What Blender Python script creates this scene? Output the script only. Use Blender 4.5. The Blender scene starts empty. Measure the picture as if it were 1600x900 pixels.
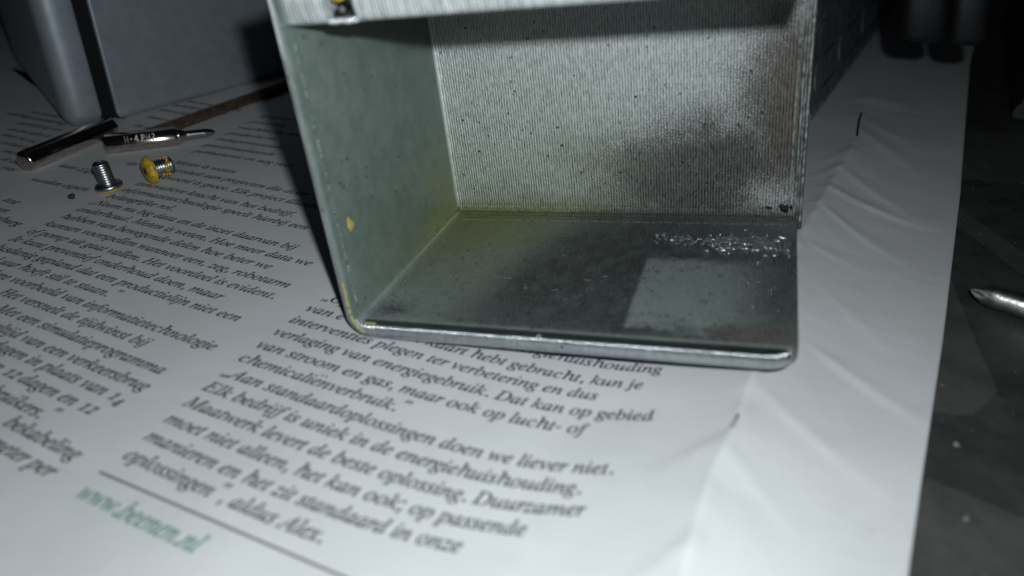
import bpy, bmesh, math, random
import numpy as np
from mathutils import Vector, Matrix
from mathutils.geometry import tessellate_polygon

sc = bpy.context.scene
col = sc.collection
S = 0.001                       # all shapes below are in millimetres
rng = random.Random(7)

# ---------------------------------------------------------------- camera, light, exposure
CAM = (45.313, -78.196, 59.608)
RIGHT = (0.95155, 0.30748, 0.00254); DOWN = (0.15513, -0.47292, -0.86734); FWD = (-0.26549, 0.82571, -0.49771)
cd = bpy.data.cameras.new('camera'); cam = bpy.data.objects.new('camera', cd); col.objects.link(cam)
cam.matrix_world = Matrix(((RIGHT[0], -DOWN[0], -FWD[0], CAM[0]*S), (RIGHT[1], -DOWN[1], -FWD[1], CAM[1]*S),
                           (RIGHT[2], -DOWN[2], -FWD[2], CAM[2]*S), (0, 0, 0, 1)))
cd.sensor_width = 36; cd.lens = 36*1170/1600; cd.clip_start = 0.002; cd.clip_end = 20
cd.dof.use_dof = True; cd.dof.focus_distance = 0.142; cd.dof.aperture_fstop = 17.5
sc.camera = cam

w = bpy.data.worlds.new('World'); sc.world = w; w.use_nodes = True
w.node_tree.nodes['Background'].inputs[0].default_value = (0.75, 0.85, 1, 1)
w.node_tree.nodes['Background'].inputs[1].default_value = 0.004

ld = bpy.data.lights.new('camera_flash', 'SPOT'); flash = bpy.data.objects.new('camera_flash', ld); col.objects.link(flash)
flash.location = (53.8*S, -79.2*S, 71.7*S)
aim = Vector((10, 10, 0))*S - flash.location
flash.rotation_euler = aim.to_track_quat('-Z', 'Y').to_euler()
ld.spot_size = math.radians(150); ld.spot_blend = 1.0; ld.shadow_soft_size = 0.0018
ld.energy = 0.585; ld.color = (0.885, 0.955, 0.985)

sc.view_settings.view_transform = 'Standard'; sc.view_settings.look = 'None'
sc.view_settings.exposure = 0; sc.view_settings.gamma = 1; sc.view_settings.use_curve_mapping = False

# ---------------------------------------------------------------- helpers
def tag(o, label=None, cat=None, group=None, kind=None):
    for k, v in (('label', label), ('category', cat), ('group', group), ('kind', kind)):
        if v: o[k] = v
    return o
def empty(name, loc=(0, 0, 0), label=None, cat=None, group=None, rotz=0):
    o = bpy.data.objects.new(name, None); col.objects.link(o); o.location = Vector(loc)*S; o.rotation_euler = (0, 0, rotz)
    o.empty_display_size = 0.002
    return tag(o, label, cat, group)
def mesh_obj(name, verts, faces, mat, parent=None, smooth=True, loc=None):
    me = bpy.data.meshes.new(name)
    me.from_pydata([(v[0]*S, v[1]*S, v[2]*S) for v in verts], [], faces); me.update()
    o = bpy.data.objects.new(name, me); col.objects.link(o); o.parent = parent
    if loc: o.location = Vector(loc)*S
    me.materials.append(mat)
    for p in me.polygons: p.use_smooth = smooth
    return o
def finish(o, bevel=0, seg=2, angle=35, flat=False):
    """weld normals, bevel the sharp edges of a mesh (mm)"""
    bm = bmesh.new(); bm.from_mesh(o.data)
    bmesh.ops.recalc_face_normals(bm, faces=bm.faces)
    if bevel:
        es = [e for e in bm.edges if len(e.link_faces) == 2 and e.calc_face_angle(0) > math.radians(angle)]
        bmesh.ops.bevel(bm, geom=es, offset=bevel*S, segments=seg, affect='EDGES', profile=0.5)
    bm.to_mesh(o.data); bm.free()
    for p in o.data.polygons: p.use_smooth = not flat
    o.data.set_sharp_from_angle(angle=math.radians(40))
    return o
def bridge(rings, close_u=True, caps=True):
    """faces joining equal-length rings of vertices"""
    n = len(rings[0]); V = [p for r in rings for p in r]; F = []
    for i in range(len(rings)-1):
        for j in range(n if close_u else n-1):
            k = (j+1) % n
            F.append((i*n+j, i*n+k, (i+1)*n+k, (i+1)*n+j))
    if caps:
        F.append(tuple(range(n))[::-1]); F.append(tuple((len(rings)-1)*n+j for j in range(n)))
    return V, F
def lathe(profile, seg=24, axis=(0, 0, 1), org=(0, 0, 0), rfun=None):
    """profile: (distance along axis, radius)"""
    a = Vector(axis).normalized(); u = a.orthogonal().normalized(); v = a.cross(u)
    rings = []
    for d, r in profile:
        rr = []
        for j in range(seg):
            t = 2*math.pi*j/seg; q = r*(rfun(d, t) if rfun else 1)
            rr.append(Vector(org)+a*d+u*(q*math.cos(t))+v*(q*math.sin(t)))
        rings.append(rr)
    return bridge(rings)
def box_vf(x0, x1, y0, y1, z0, z1):
    V = [(x, y, z) for z in (z0, z1) for y in (y0, y1) for x in (x0, x1)]
    return V, [(0, 2, 3, 1), (4, 5, 7, 6), (0, 1, 5, 4), (2, 6, 7, 3), (0, 4, 6, 2), (1, 3, 7, 5)]
def lump_vf(centre, rx, ry, rz, seg=8, rings=5, jitter=0.15, r=rng, axes=None):
    V = []; F = []
    ax = axes or (Vector((1, 0, 0)), Vector((0, 1, 0)), Vector((0, 0, 1)))
    rows = []
    for i in range(rings+1):
        ph = math.pi*i/rings; row = []
        for j in range(1 if i in (0, rings) else seg):
            th = 2*math.pi*j/seg; k = 1+r.uniform(-jitter, jitter)
            p = (Vector(centre)+ax[0]*(rx*k*math.sin(ph)*math.cos(th))+ax[1]*(ry*k*math.sin(ph)*math.sin(th))+ax[2]*(rz*k*math.cos(ph)))
            row.append(len(V)); V.append(p)
        rows.append(row)
    for i in range(rings):
        A, B = rows[i], rows[i+1]
        for j in range(seg):
            a0, a1 = A[j % len(A)], A[(j+1) % len(A)]; b0, b1 = B[j % len(B)], B[(j+1) % len(B)]
            f = [a0, b0, b1, a1]
            g = []
            for q in f:
                if q not in g: g.append(q)
            F.append(tuple(g))
    return V, F
def merge(parts):
    V = []; F = []
    for v, f in parts:
        n = len(V); V += [tuple(q) for q in v]; F += [tuple(i+n for i in g) for g in f]
    return V, F

# ---------------------------------------------------------------- material helpers
class NT:
    def __init__(s, name):
        s.m = bpy.data.materials.new(name); s.m.use_nodes = True; s.t = s.m.node_tree
        s.b = s.t.nodes['Principled BSDF']; s.n = s.t.nodes; s.l = s.t.links
        tc = s.n.new('ShaderNodeTexCoord'); vm = s.n.new('ShaderNodeVectorMath'); vm.operation = 'SCALE'; vm.inputs[3].default_value = 1000
        s.l.new(tc.outputs['Object'], vm.inputs[0]); s.co = vm.outputs[0]
    def set(s, **k):
        for n, v in k.items():
            n = {'rough': 'Roughness', 'metal': 'Metallic', 'spec': 'Specular IOR Level', 'color': 'Base Color', 'coat': 'Coat Weight', 'coatr': 'Coat Roughness', 'aniso': 'Anisotropic'}[n]
            if hasattr(v, 'node'): s.l.new(v, s.b.inputs[n])
            else: s.b.inputs[n].default_value = (*v, 1) if isinstance(v, tuple) else v
    def inp(s, sock, v):
        if hasattr(v, 'node'): s.l.new(v, sock)
        else: sock.default_value = v
    def math(s, op, a, b=0.0, clamp=False):
        n = s.n.new('ShaderNodeMath'); n.operation = op; n.use_clamp = clamp; s.inp(n.inputs[0], a); s.inp(n.inputs[1], b); return n.outputs[0]
    def vec(s, op, a, b):
        n = s.n.new('ShaderNodeVectorMath'); n.operation = op; s.inp(n.inputs[0], a); s.inp(n.inputs[1], b)
        return n.outputs['Value'] if op in ('LENGTH', 'DISTANCE', 'DOT_PRODUCT') else n.outputs[0]
    def noise(s, scale, detail=3, rough=0.55, stretch=None, off=(0, 0, 0), color=False):
        v = s.co
        if stretch: v = s.vec('MULTIPLY', v, stretch)
        if off != (0, 0, 0): v = s.vec('ADD', v, off)
        n = s.n.new('ShaderNodeTexNoise'); n.inputs['Scale'].default_value = scale; n.inputs['Detail'].default_value = detail; n.inputs['Roughness'].default_value = rough
        s.l.new(v, n.inputs['Vector']); return n.outputs['Color' if color else 'Fac']
    def ramp(s, v, a, b, lo=0.0, hi=1.0, smooth=True):
        n = s.n.new('ShaderNodeMapRange'); n.interpolation_type = 'SMOOTHSTEP' if smooth else 'LINEAR'
        s.inp(n.inputs[0], v)
        for i, q in enumerate((a, b, lo, hi)): n.inputs[i+1].default_value = q
        return n.outputs[0]
    def blob(s, c, r, co=None, power=1.0):
        """soft spot: 1 at c, falling to 0 with radii r (mm)"""
        d = s.vec('SUBTRACT', co or s.co, c); d = s.vec('DIVIDE', d, r); L = s.vec('LENGTH', d, (0, 0, 0))
        return s.math('POWER', 2.718, s.math('MULTIPLY', s.math('POWER', L, 2*power), -1.0))
    def mix(s, f, a, b):
        n = s.n.new('ShaderNodeMix'); n.data_type = 'RGBA'; s.inp(n.inputs[0], f)
        for k, v in ((6, a), (7, b)):
            if hasattr(v, 'node'): s.l.new(v, n.inputs[k])
            else: n.inputs[k].default_value = (*v, 1)
        return n.outputs[2]
    def bump(s, h, dist, strength=1.0, prev=None):
        n = s.n.new('ShaderNodeBump'); n.inputs['Strength'].default_value = strength; n.inputs['Distance'].default_value = dist*S
        s.l.new(h, n.inputs['Height'])
        if prev: s.l.new(prev, n.inputs['Normal'])
        s.l.new(n.outputs[0], s.b.inputs['Normal']); return n.outputs[0]
    def sep(s):
        n = s.n.new('ShaderNodeSeparateXYZ'); s.l.new(s.co, n.inputs[0]); return n.outputs
def simple(name, color, rough=0.5, metal=0.0, spec=0.5, nscale=0, namp=0.15, bump=0, bscale=3, stretch=None):
    m = NT(name); m.set(rough=rough, metal=metal, spec=spec, color=color)
    if nscale:
        f = m.ramp(m.noise(nscale, 4), 0.3, 0.7)
        m.set(color=m.mix(f, tuple(c*(1-namp) for c in color), tuple(min(1, c*(1+namp)) for c in color)))
    if bump: m.bump(m.noise(bscale, 4, stretch=stretch), bump)
    return m.m
GLYPHS = {
' ':[175,[]],
',':[180,[[28,-87,47,-3,61,78,124,78,129,71,104,-8,71,-87]]],
'-':[216,[[27,154,27,206,189,206,189,154]]],
'.':[180,[[89,-9,74,-7,60,1,51,15,48,36,51,57,60,71,74,79,89,81,106,79,119,71,129,57,132,36,129,15,119,1,106,-7]]],
'1':[375,[[65,0,65,36,120,36,135,38,146,45,152,58,154,79,154,416,108,365,87,351,67,346,52,349,40,359,31,375,28,396,74,412,101,426,132,447,179,482,254,482,254,79,256,61,261,47,271,38,288,36,343,36,343,0]]],
'2':[375,[[24,0,24,69,123,171,160,210,187,245,206,277,218,307,224,338,226,371,223,405,212,427,196,441,174,445,145,438,126,416,116,380,112,329,77,333,50,344,32,365,26,396,30,419,43,441,63,459,92,474,129,483,174,486,240,479,288,456,318,421,328,375,326,352,319,329,308,306,291,281,238,220,154,138,87,74,244,74,263,77,279,86,292,101,300,120,305,141,345,141,341,0]]],
'4':[375,[[121,0,121,36,140,36,161,38,179,44,191,58,195,84,195,125,9,125,9,166,199,480,293,480,293,169,363,169,363,125,293,125,293,84,297,58,309,44,327,38,348,36,357,36,357,0],[56,169,195,169,195,287,196,351,199,416,189,394,174,366,158,338,146,319]]],
';':[180,[[88,278,72,281,59,289,50,303,47,324,50,345,59,359,72,367,88,369,104,367,118,359,127,345,130,324,127,303,118,289,104,281],[21,-87,34,-32,46,26,55,78,118,78,123,71,98,-8,65,-87]]],
'A':[463,[[-85,0,-82,13,-39,24,0,56,107,182,356,475,369,475,353,58,356,37,366,24,384,16,411,13,409,0,221,0,224,13,229,13,256,16,273,26,282,46,285,78,288,158,133,158,124,156,116,150,65,90,40,56,32,36,34,24,43,17,57,14,79,13,75,0],[143,183,289,183,298,367]]],
'D':[507,[[-36,0,-32,13,-28,13,-1,16,18,26,31,43,42,73,126,385,132,419,129,433,120,443,104,449,81,451,85,465,263,465,325,459,378,442,421,413,453,375,472,328,479,272,473,219,457,169,430,122,393,82,348,48,294,22,255,10,212,2,167,0],[170,22,223,28,270,44,310,70,342,103,368,144,386,189,397,237,401,287,397,334,384,373,364,403,318,433,254,443,222,439,212,433,205,423,193,387,113,89,105,49,109,36,120,28,140,24]]],
'E':[454,[[-34,0,-30,13,-28,13,0,16,18,25,31,43,42,73,126,385,132,419,129,433,120,443,104,449,81,451,85,465,440,465,420,364,409,364,409,367,407,394,402,414,391,427,373,436,346,440,309,442,252,442,222,439,213,434,207,426,196,396,159,260,216,260,259,264,289,275,308,296,321,326,334,326,287,161,275,161,277,187,275,206,272,220,264,229,253,234,214,237,154,237,112,83,107,62,105,47,108,36,116,28,130,25,153,24,199,24,244,26,281,34,313,48,341,67,365,94,386,128,400,128,351,0]]],
'H':[520,[[-34,0,-30,13,-28,13,6,18,18,25,27,36,35,51,42,73,126,385,132,419,129,433,120,443,104,449,81,451,85,465,270,465,267,451,264,451,238,448,219,439,205,421,194,390,166,285,163,271,165,265,169,262,185,259,357,259,373,262,381,274,410,385,416,419,413,433,404,443,389,449,365,451,369,465,555,465,551,451,545,451,520,448,502,439,489,421,479,392,396,80,391,60,389,45,392,31,401,21,417,16,440,13,437,0,251,0,255,13,257,13,291,18,303,25,312,36,326,73,364,212,365,217,365,222,364,228,360,232,343,234,172,234,156,231,148,220,111,80,106,60,104,45,107,31,116,21,132,16,155,13,152,0]]],
'J':[257,[[22,-10,-8,-6,-32,7,-46,26,-51,49,-49,64,-41,76,-30,84,-16,87,-3,84,8,78,15,67,17,55,16,47,14,40,11,26,15,14,28,9,42,14,51,26,59,47,68,77,148,379,156,420,152,435,142,443,123,448,96,450,101,465,293,465,289,451,262,449,244,441,232,425,222,398,152,134,138,90,122,53,102,26,66,-1]]],
'L':[449,[[-24,0,-21,13,-18,13,9,16,28,26,41,43,52,73,135,385,140,405,142,419,139,433,130,443,114,449,91,451,94,465,279,465,274,452,248,449,230,440,216,422,206,393,125,92,118,64,116,51,118,37,126,29,141,25,165,24,212,24,260,26,298,33,328,45,354,65,377,94,399,132,412,132,368,0]]],
'M':[590,[[-36,0,-32,13,3,18,15,25,25,36,40,73,128,385,134,419,131,433,122,443,106,449,83,451,87,465,212,465,261,108,496,465,624,465,620,451,615,451,589,448,572,439,559,421,548,392,465,80,460,60,458,45,461,31,470,21,486,16,509,13,506,0,322,0,325,11,359,18,371,26,381,39,397,83,480,392,219,0,210,0,157,393,77,103,69,71,66,48,69,31,78,21,94,16,118,13,114,0]]],
'N':[500,[[338,-11,154,373,75,84,70,60,68,43,71,29,80,20,96,16,122,13,118,0,-34,0,-30,13,-3,16,17,25,31,43,42,73,130,393,132,401,132,408,129,423,120,438,105,448,86,451,81,451,85,465,182,465,353,108,427,381,433,405,435,422,431,436,422,445,405,449,380,451,383,465,536,465,532,451,498,447,485,440,475,429,467,414,460,392,351,-11]]],
'O':[516,[[200,-10,149,-5,105,11,70,36,43,70,27,112,21,162,26,207,38,253,58,296,84,338,116,376,151,409,191,436,232,457,276,470,319,475,370,469,413,453,448,427,473,393,489,351,494,302,491,265,482,227,468,189,449,152,426,117,400,85,371,56,340,32,296,9,250,-5],[201,10,235,15,268,29,298,51,327,80,353,114,375,153,393,196,407,240,416,286,418,331,412,384,393,423,362,447,320,455,284,449,248,434,214,408,182,374,154,333,130,286,116,249,106,211,99,174,97,137,104,83,125,43,157,18]]],
'a':[342,[[50,-8,26,-3,8,10,-3,33,-7,64,0,119,18,175,38,211,62,244,90,274,136,306,183,316,217,307,232,280,241,309,292,309,231,90,222,44,224,37,233,35,252,46,282,80,291,72,256,27,224,1,195,-8,175,0,168,23,174,57,191,118,154,62,119,23,85,0],[82,33,98,37,116,48,134,65,152,87,185,141,199,171,210,201,217,230,219,257,210,288,185,299,154,291,124,266,96,226,74,175,58,122,53,73,60,43]]],
'b':[340,[[82,-8,46,-5,18,6,1,20,-5,36,-2,50,88,404,92,424,93,437,91,446,86,452,61,455,50,455,54,467,94,472,123,479,156,487,162,485,163,480,103,251,137,287,174,309,214,316,251,310,280,289,299,258,306,218,301,177,287,137,266,99,238,64,204,35,166,12,125,-3],[95,9,132,17,168,40,199,75,224,119,241,167,246,211,242,241,230,264,211,279,186,283,155,276,126,254,102,217,83,167,54,66,50,38,61,17]]],
'c':[298,[[99,-8,58,0,26,23,6,60,-1,109,3,142,12,175,27,207,48,237,73,264,102,286,150,309,199,316,228,313,249,302,262,286,267,267,264,251,258,239,247,231,233,228,211,235,204,255,207,268,214,279,218,284,220,289,215,297,197,299,162,292,130,271,101,238,79,196,64,150,59,107,63,73,76,46,96,29,122,23,157,29,192,49,228,82,238,71,193,27,146,1]]],
'd':[355,[[61,-8,32,-3,10,13,-4,39,-9,73,-5,107,5,143,22,181,44,217,70,250,99,279,122,296,146,307,169,314,192,316,225,311,242,293,273,416,275,426,275,436,274,445,268,451,243,455,233,455,236,467,276,472,306,479,338,487,343,485,345,480,344,473,343,468,240,81,236,60,234,44,238,34,250,30,273,43,306,81,317,72,288,36,263,11,240,-3,217,-8,191,1,183,27,187,61,201,112,167,59,133,21,99,-1],[91,28,109,31,127,43,146,62,165,85,199,142,223,204,229,233,232,259,229,277,223,289,212,298,198,300,165,292,132,268,101,229,75,178,57,124,51,78,54,57,62,41,74,31]]],
'e':[287,[[89,-7,50,0,21,21,2,54,-4,99,-1,131,9,165,25,199,46,231,72,259,101,283,148,308,195,316,222,313,242,303,254,287,258,266,245,226,208,189,170,169,121,153,61,142,57,118,56,98,72,44,119,26,168,39,221,81,231,71,198,36,165,12,128,-2],[64,158,124,173,168,199,195,233,204,271,198,291,180,298,159,294,137,280,115,258,95,230,78,196]]],
'f':[199,[[-48,-153,-65,-150,-79,-142,-88,-130,-91,-116,-85,-94,-66,-87,-50,-92,-44,-108,-46,-119,-49,-127,-47,-132,-42,-134,-24,-128,-10,-108,2,-74,13,-25,71,283,7,283,12,304,75,304,83,340,96,384,113,420,135,449,173,477,216,487,240,483,259,473,271,458,275,439,267,416,243,408,224,415,218,435,219,441,221,447,224,455,219,465,206,469,172,447,148,383,132,304,210,304,207,283,128,283,101,150,67,7,50,-45,33,-85,-5,-136]]],
'g':[286,[[63,-153,16,-148,-21,-131,-44,-106,-52,-75,-42,-39,-13,-6,36,24,13,39,6,57,10,70,21,84,58,121,22,152,10,195,15,226,29,256,51,281,80,301,114,314,152,318,177,315,206,307,246,296,289,296,289,266,243,266,248,236,243,203,229,174,207,149,179,130,146,118,110,113,82,116,66,101,60,87,73,70,112,54,159,38,194,19,216,-6,223,-40,218,-71,203,-99,179,-122,147,-139,108,-150],[111,129,132,133,151,146,167,165,180,190,188,219,191,249,188,272,179,288,165,299,147,302,127,298,108,285,92,265,78,241,69,212,66,182,78,142],[75,-132,131,-124,165,-100,176,-60,173,-45,163,-31,149,-20,132,-10,94,5,52,18,6,-20,-9,-64,12,-115]]],
'h':[402,[[304,-7,279,-2,260,11,247,33,243,60,246,99,256,151,271,221,279,257,281,283,274,313,251,323,212,310,173,272,141,221,124,172,87,0,25,0,112,415,118,451,106,474,71,482,66,482,72,510,195,510,169,387,156,331,142,275,150,275,188,326,230,356,274,366,328,347,346,291,343,262,334,218,316,138,310,101,308,68,313,44,331,36,352,39,374,51,386,32,344,3]]],
'i':[177,[[122,394,110,396,98,404,91,415,88,428,91,441,98,452,110,460,122,463,135,460,147,452,155,441,157,428,155,414,147,403,136,396],[33,-8,8,1,0,29,3,53,11,86,55,241,58,254,60,264,57,275,50,282,37,286,17,287,20,299,65,305,96,310,124,316,129,314,131,308,130,303,128,296,63,79,58,52,61,37,72,32,96,45,130,84,140,74,102,28,67,1]]],
'j':[174,[[124,394,112,396,100,404,93,415,90,428,93,441,100,452,112,460,124,463,137,460,149,452,157,441,159,428,157,414,149,403,138,396],[-50,-153,-69,-150,-84,-141,-93,-127,-97,-111,-91,-90,-73,-83,-55,-89,-50,-107,-50,-117,-51,-126,-49,-133,-42,-135,-27,-123,-11,-88,5,-26,25,67,61,248,62,256,62,263,61,275,55,282,43,285,19,287,21,300,61,305,89,310,118,316,125,314,126,306,73,57,62,7,49,-35,35,-71,21,-101,-11,-140]]],
'k':[339,[[218,-7,201,-3,187,9,161,63,120,161,78,129,41,0,-13,0,103,414,106,435,104,446,98,452,71,455,62,455,66,468,109,474,140,481,158,486,169,487,174,485,175,480,172,465,84,157,195,240,221,263,230,280,222,290,197,294,203,306,337,306,334,293,332,293,292,284,246,255,164,193,214,73,229,47,238,38,248,36,272,47,301,79,311,69,286,35,261,11,238,-3]]],
'l':[173,[[32,-7,18,-5,7,2,0,12,-2,26,2,54,13,99,98,412,101,433,99,446,92,453,79,457,58,459,60,471,104,476,134,482,163,487,170,485,171,481,168,465,62,84,56,50,59,38,68,34,90,46,122,82,133,72,105,37,77,12,52,-3]]],
'm':[550,[[410,-7,384,2,376,31,378,53,384,78,424,218,430,255,426,270,411,275,393,270,371,258,348,237,325,210,302,176,279,137,251,72,228,0,175,0,235,203,243,234,245,257,241,270,227,275,214,272,196,263,155,230,134,206,113,179,86,129,63,70,40,0,-13,0,50,212,58,243,61,263,59,275,51,281,17,287,19,300,63,304,94,310,113,315,123,316,128,314,130,308,129,303,128,296,91,177,155,254,212,300,263,316,293,306,304,277,299,241,285,184,343,257,398,301,449,316,479,306,489,275,486,253,479,222,436,65,434,57,433,50,436,39,445,35,457,38,469,48,483,64,499,87,508,76,476,30,443,2]]],
'n':[364,[[222,-9,208,-6,198,1,191,12,189,28,196,65,216,140,236,216,242,254,238,269,225,275,211,272,195,263,159,232,123,189,93,142,76,105,59,58,42,0,-12,0,53,221,62,263,60,273,53,280,41,284,23,285,17,285,19,297,67,303,100,310,130,316,133,314,133,308,93,177,126,220,158,254,188,281,229,306,263,315,292,306,302,278,300,252,293,222,254,88,247,64,245,49,249,37,259,34,282,48,312,91,322,83,290,32,256,1]]],
'o':[351,[[105,-8,61,-1,26,22,3,57,-4,102,0,140,14,178,35,215,61,247,93,276,128,298,165,312,201,316,248,309,283,286,306,251,314,206,310,172,299,138,282,105,260,73,233,46,203,23,155,0],[113,11,140,17,166,32,190,55,211,85,229,119,243,155,252,192,255,226,240,281,197,299,165,291,132,268,103,231,78,183,61,132,56,83,60,52,71,30,89,16]]],
'p':[340,[[-96,-149,-93,-137,-66,-133,-49,-126,-38,-111,-29,-87,54,235,58,249,60,262,58,274,52,281,16,285,19,298,62,303,93,309,124,316,129,314,130,310,128,299,112,250,149,287,187,309,226,316,260,310,286,292,302,263,308,226,303,185,290,144,270,105,243,69,212,38,177,13,140,-2,101,-7,72,-4,50,5,30,-81,23,-113,26,-124,36,-132,51,-136,77,-138,73,-149],[101,9,128,14,155,30,180,53,202,82,221,116,235,153,245,191,248,228,245,253,235,271,220,282,199,286,166,278,136,253,110,213,91,162,66,64,64,51,62,40,72,17]]],
'r':[224,[[-13,0,46,209,56,259,53,272,47,279,13,284,15,297,59,304,90,310,118,316,124,314,124,308,89,179,137,255,177,301,208,316,220,314,229,307,235,297,237,283,234,266,226,253,214,243,200,240,189,242,180,248,173,257,170,268,118,199,75,110,41,0]]],
's':[248,[[78,-8,53,-6,32,-1,6,6,-4,4,-9,-4,-22,-4,-7,106,4,105,10,65,24,35,45,16,71,10,93,14,110,26,122,45,126,69,120,93,104,120,83,147,63,175,46,206,41,222,40,238,46,269,63,294,90,311,123,316,147,315,166,310,193,302,205,305,209,314,220,314,207,214,195,214,175,278,130,299,115,296,102,287,94,275,91,261,97,237,116,208,136,181,155,154,173,122,178,105,179,89,176,63,166,40,151,20,130,5,106,-5]]],
't':[187,[[33,-8,9,1,1,26,2,44,7,62,66,283,19,283,22,297,63,313,100,344,136,392,151,392,126,304,183,304,177,283,120,283,66,78,60,45,63,34,72,31,93,43,124,79,134,68,99,26,66,0]]],
'u':[364,[[46,-8,28,-5,15,4,7,18,4,38,8,69,19,116,50,228,54,247,56,265,53,276,47,283,34,286,13,287,15,300,59,306,90,311,119,316,125,315,128,312,127,304,125,296,71,107,62,74,59,54,64,38,79,32,100,38,124,54,150,81,177,115,203,156,227,203,247,255,261,309,314,309,255,92,246,47,250,36,260,32,284,45,315,84,324,75,291,29,257,1,222,-8,197,1,189,27,191,51,199,81,220,153,187,104,156,63,127,32,86,2]]],
'v':[297,[[61,-8,50,171,45,231,36,265,21,281,-1,286,-6,286,-3,299,28,305,52,310,69,315,79,316,89,301,97,259,102,188,109,58,164,117,205,170,232,213,240,239,238,246,231,254,216,270,211,279,209,288,211,300,218,309,228,315,240,317,253,314,264,306,270,292,273,275,260,226,222,163,159,85,75,-8]]],
'w':[446,[[48,-8,44,175,41,234,33,268,20,284,0,289,-3,289,-2,300,30,306,54,312,70,316,80,317,88,301,94,252,97,171,98,91,238,317,250,317,275,71,323,128,352,164,373,195,385,221,389,240,386,248,376,259,366,272,363,287,365,299,371,308,380,314,392,316,404,313,414,305,420,291,422,273,413,232,386,180,340,117,240,-8,230,-8,205,221,60,-8]]],
'x':[279,[[154,-8,138,-5,126,3,117,23,107,58,94,121,46,54,26,28,8,9,-11,-2,-32,-6,-44,-4,-54,2,-60,11,-62,23,-60,34,-54,43,-45,49,-35,51,-18,46,-1,41,13,47,30,64,89,148,69,245,63,264,55,276,44,283,28,285,12,285,-3,283,-1,296,35,301,63,309,83,315,96,316,106,311,112,297,131,206,177,271,203,302,219,312,238,315,262,308,270,288,268,277,263,269,254,263,244,261,226,266,218,269,212,270,204,268,197,263,136,181,156,87,162,65,167,48,175,38,185,35,208,48,238,86,248,75,213,29,182,1]]],
'y':[270,[[-44,-153,-58,-151,-68,-145,-75,-136,-77,-125,-75,-114,-69,-106,-60,-100,-48,-98,-30,-103,-20,-107,-9,-109,9,-99,34,-69,79,-7,44,175,36,216,29,244,21,263,11,276,-4,284,-24,287,-22,299,8,303,32,310,62,316,73,302,85,258,100,179,123,57,173,138,200,186,213,213,217,233,213,249,201,260,190,268,186,276,184,288,186,299,192,308,202,314,214,316,228,313,239,304,247,291,249,273,244,241,231,203,208,158,175,102,133,35,86,-34,39,-94,-6,-137,-26,-149]]],
'z':[266,[[143,-8,114,-5,75,3,37,12,13,15,-7,11,-27,-1,-31,-3,-34,-5,-40,-3,-42,3,-32,19,189,261,149,257,127,258,106,264,88,269,71,271,56,269,44,263,35,253,26,238,15,244,27,276,41,298,56,311,74,315,103,313,140,306,176,298,199,296,217,298,232,306,250,316,255,314,257,308,256,303,250,295,26,50,65,54,91,53,115,48,137,43,157,41,188,52,210,86,220,81,209,47,198,24,187,8,175,-2,160,-6]]]}
POLY = [[[-75.73508, 30.0747], [4.07704, -0.16421], [-0.30407, -3.61091], [0.02592, -0.04549], [-0.0016, -0.00529], [0.00363, 0.01143], [-0.0006, 0.00197], [0.0001, -0.00084]], [[-13.69479, 7.96097], [4.78668, -0.44296], [-0.60827, -3.66118], [-0.0398, -0.03203], [-0.04734, -0.02122], [0.0291, 0.01569], [0.00045, 0.00307], [0.00081, 0.00245]]]
GRID_LINES = [
(0, 0, 'belangrijke rol.', 0.0),
(0, 1, '„Neem nu big data en de inzet daarvan bij', -0.18),
(0, 2, 'onderhoud. Meten is weten. Hoe meer data we', 0.0),
(0, 3, 'hebben van bewegende delen hoe beter we', 0.0),
(0, 4, 'kunnen voorspellen wanneer een, zeg, robotarm', 0.0),
(0, 5, 'of pomp uit gaat vallen. Het voordeel is evident.', 0.0),
(0, 6, 'Je kunt preventief onderhoud doen, maar', 0.0),
(0, -1, 'informatietechnologie speelt hierbij een', 0.0),
(0, -2, 'innovatieve kracht van het bedrijf.', 0.0),
(0, 7, 'dusdanig gepland dat een productielijn niet een', -0.03),
(0, 8, 'heel uur hoeft stil te staan.”', 0.25),
(0, 9, 'andere voorbeeld van informatietechnologie', 1.24),
(0, 10, 'Het versnelt de tijdwinst bij', 3.77),
(0, 11, 'Met een simulatieprogramma', 4.69),
(0, 12, 'hersteltijd van een verkeersbrug', 4.32),
(0, 12.87, 'dagen in plaats van 14', 6.61),
(0, 13.78, 'van 12 dagen en 12', 7.11),
(0, 14.79, 'gebruikers.”', 8.21),
(0, 15.59, 'bekabeling', 10.47),
(0, 16.49, 'meter per', 10.75),
(0, -5.5, 'Meten is weten', -0.55),
(0, -4.4, 'universiteit aan projecten die door', -0.75),
(0, -3.3, 'gevoerd is groot. Elk project illustreert', 0.35),
(0, -7.55, 'permanente en nog veel', -0.85),
(0, -8.7, 'geautomatiseerde', -1.1),
(0, -9.9, 'transportsysteem', -1.2),
(0, -11.1, 'productie en', -1.35),
(0, -12.3, 'machine de data', -1.55),
(0, -13.6, 'processen', -1.7),
(0, -14.9, 'meet aan', -1.9),
(1, 2, 'interventies plegen ter verbetering en dus', -0.0),
(1, 3, 'verlaging van energiegebruik. Dat kan op gebied', -0.0),
(1, 4, 'van stroom en gas, maar ook op lucht- of', -0.0),
(1, 5, 'chemicaliënverbruik.”', -0.0),
(1, 6, '„Aan standaardoplossingen doen we liever niet.', 0.0),
(1, 7, 'Elk bedrijf is uniek in de energiehuishouding.', -0.0),
(1, 8, 'Maatwerk levert de beste oplossing. Duurzamer', -0.0),
(1, 9, 'moet niet alleen, het kan ook; op passende', -0.0),
(1, 10, 'manieren en het zit standaard in onze', -0.0),
(1, 11, 'oplossingen”, aldus Alex.', -0.0),
(1, 0, '„Op', 0),
(1, 0, 'energiehuishouding', 6.83),
(1, 1, 'van e', 0),
(1, 1.08, 'in kaart hebt gebracht, kun je', 3.91)]
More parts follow.
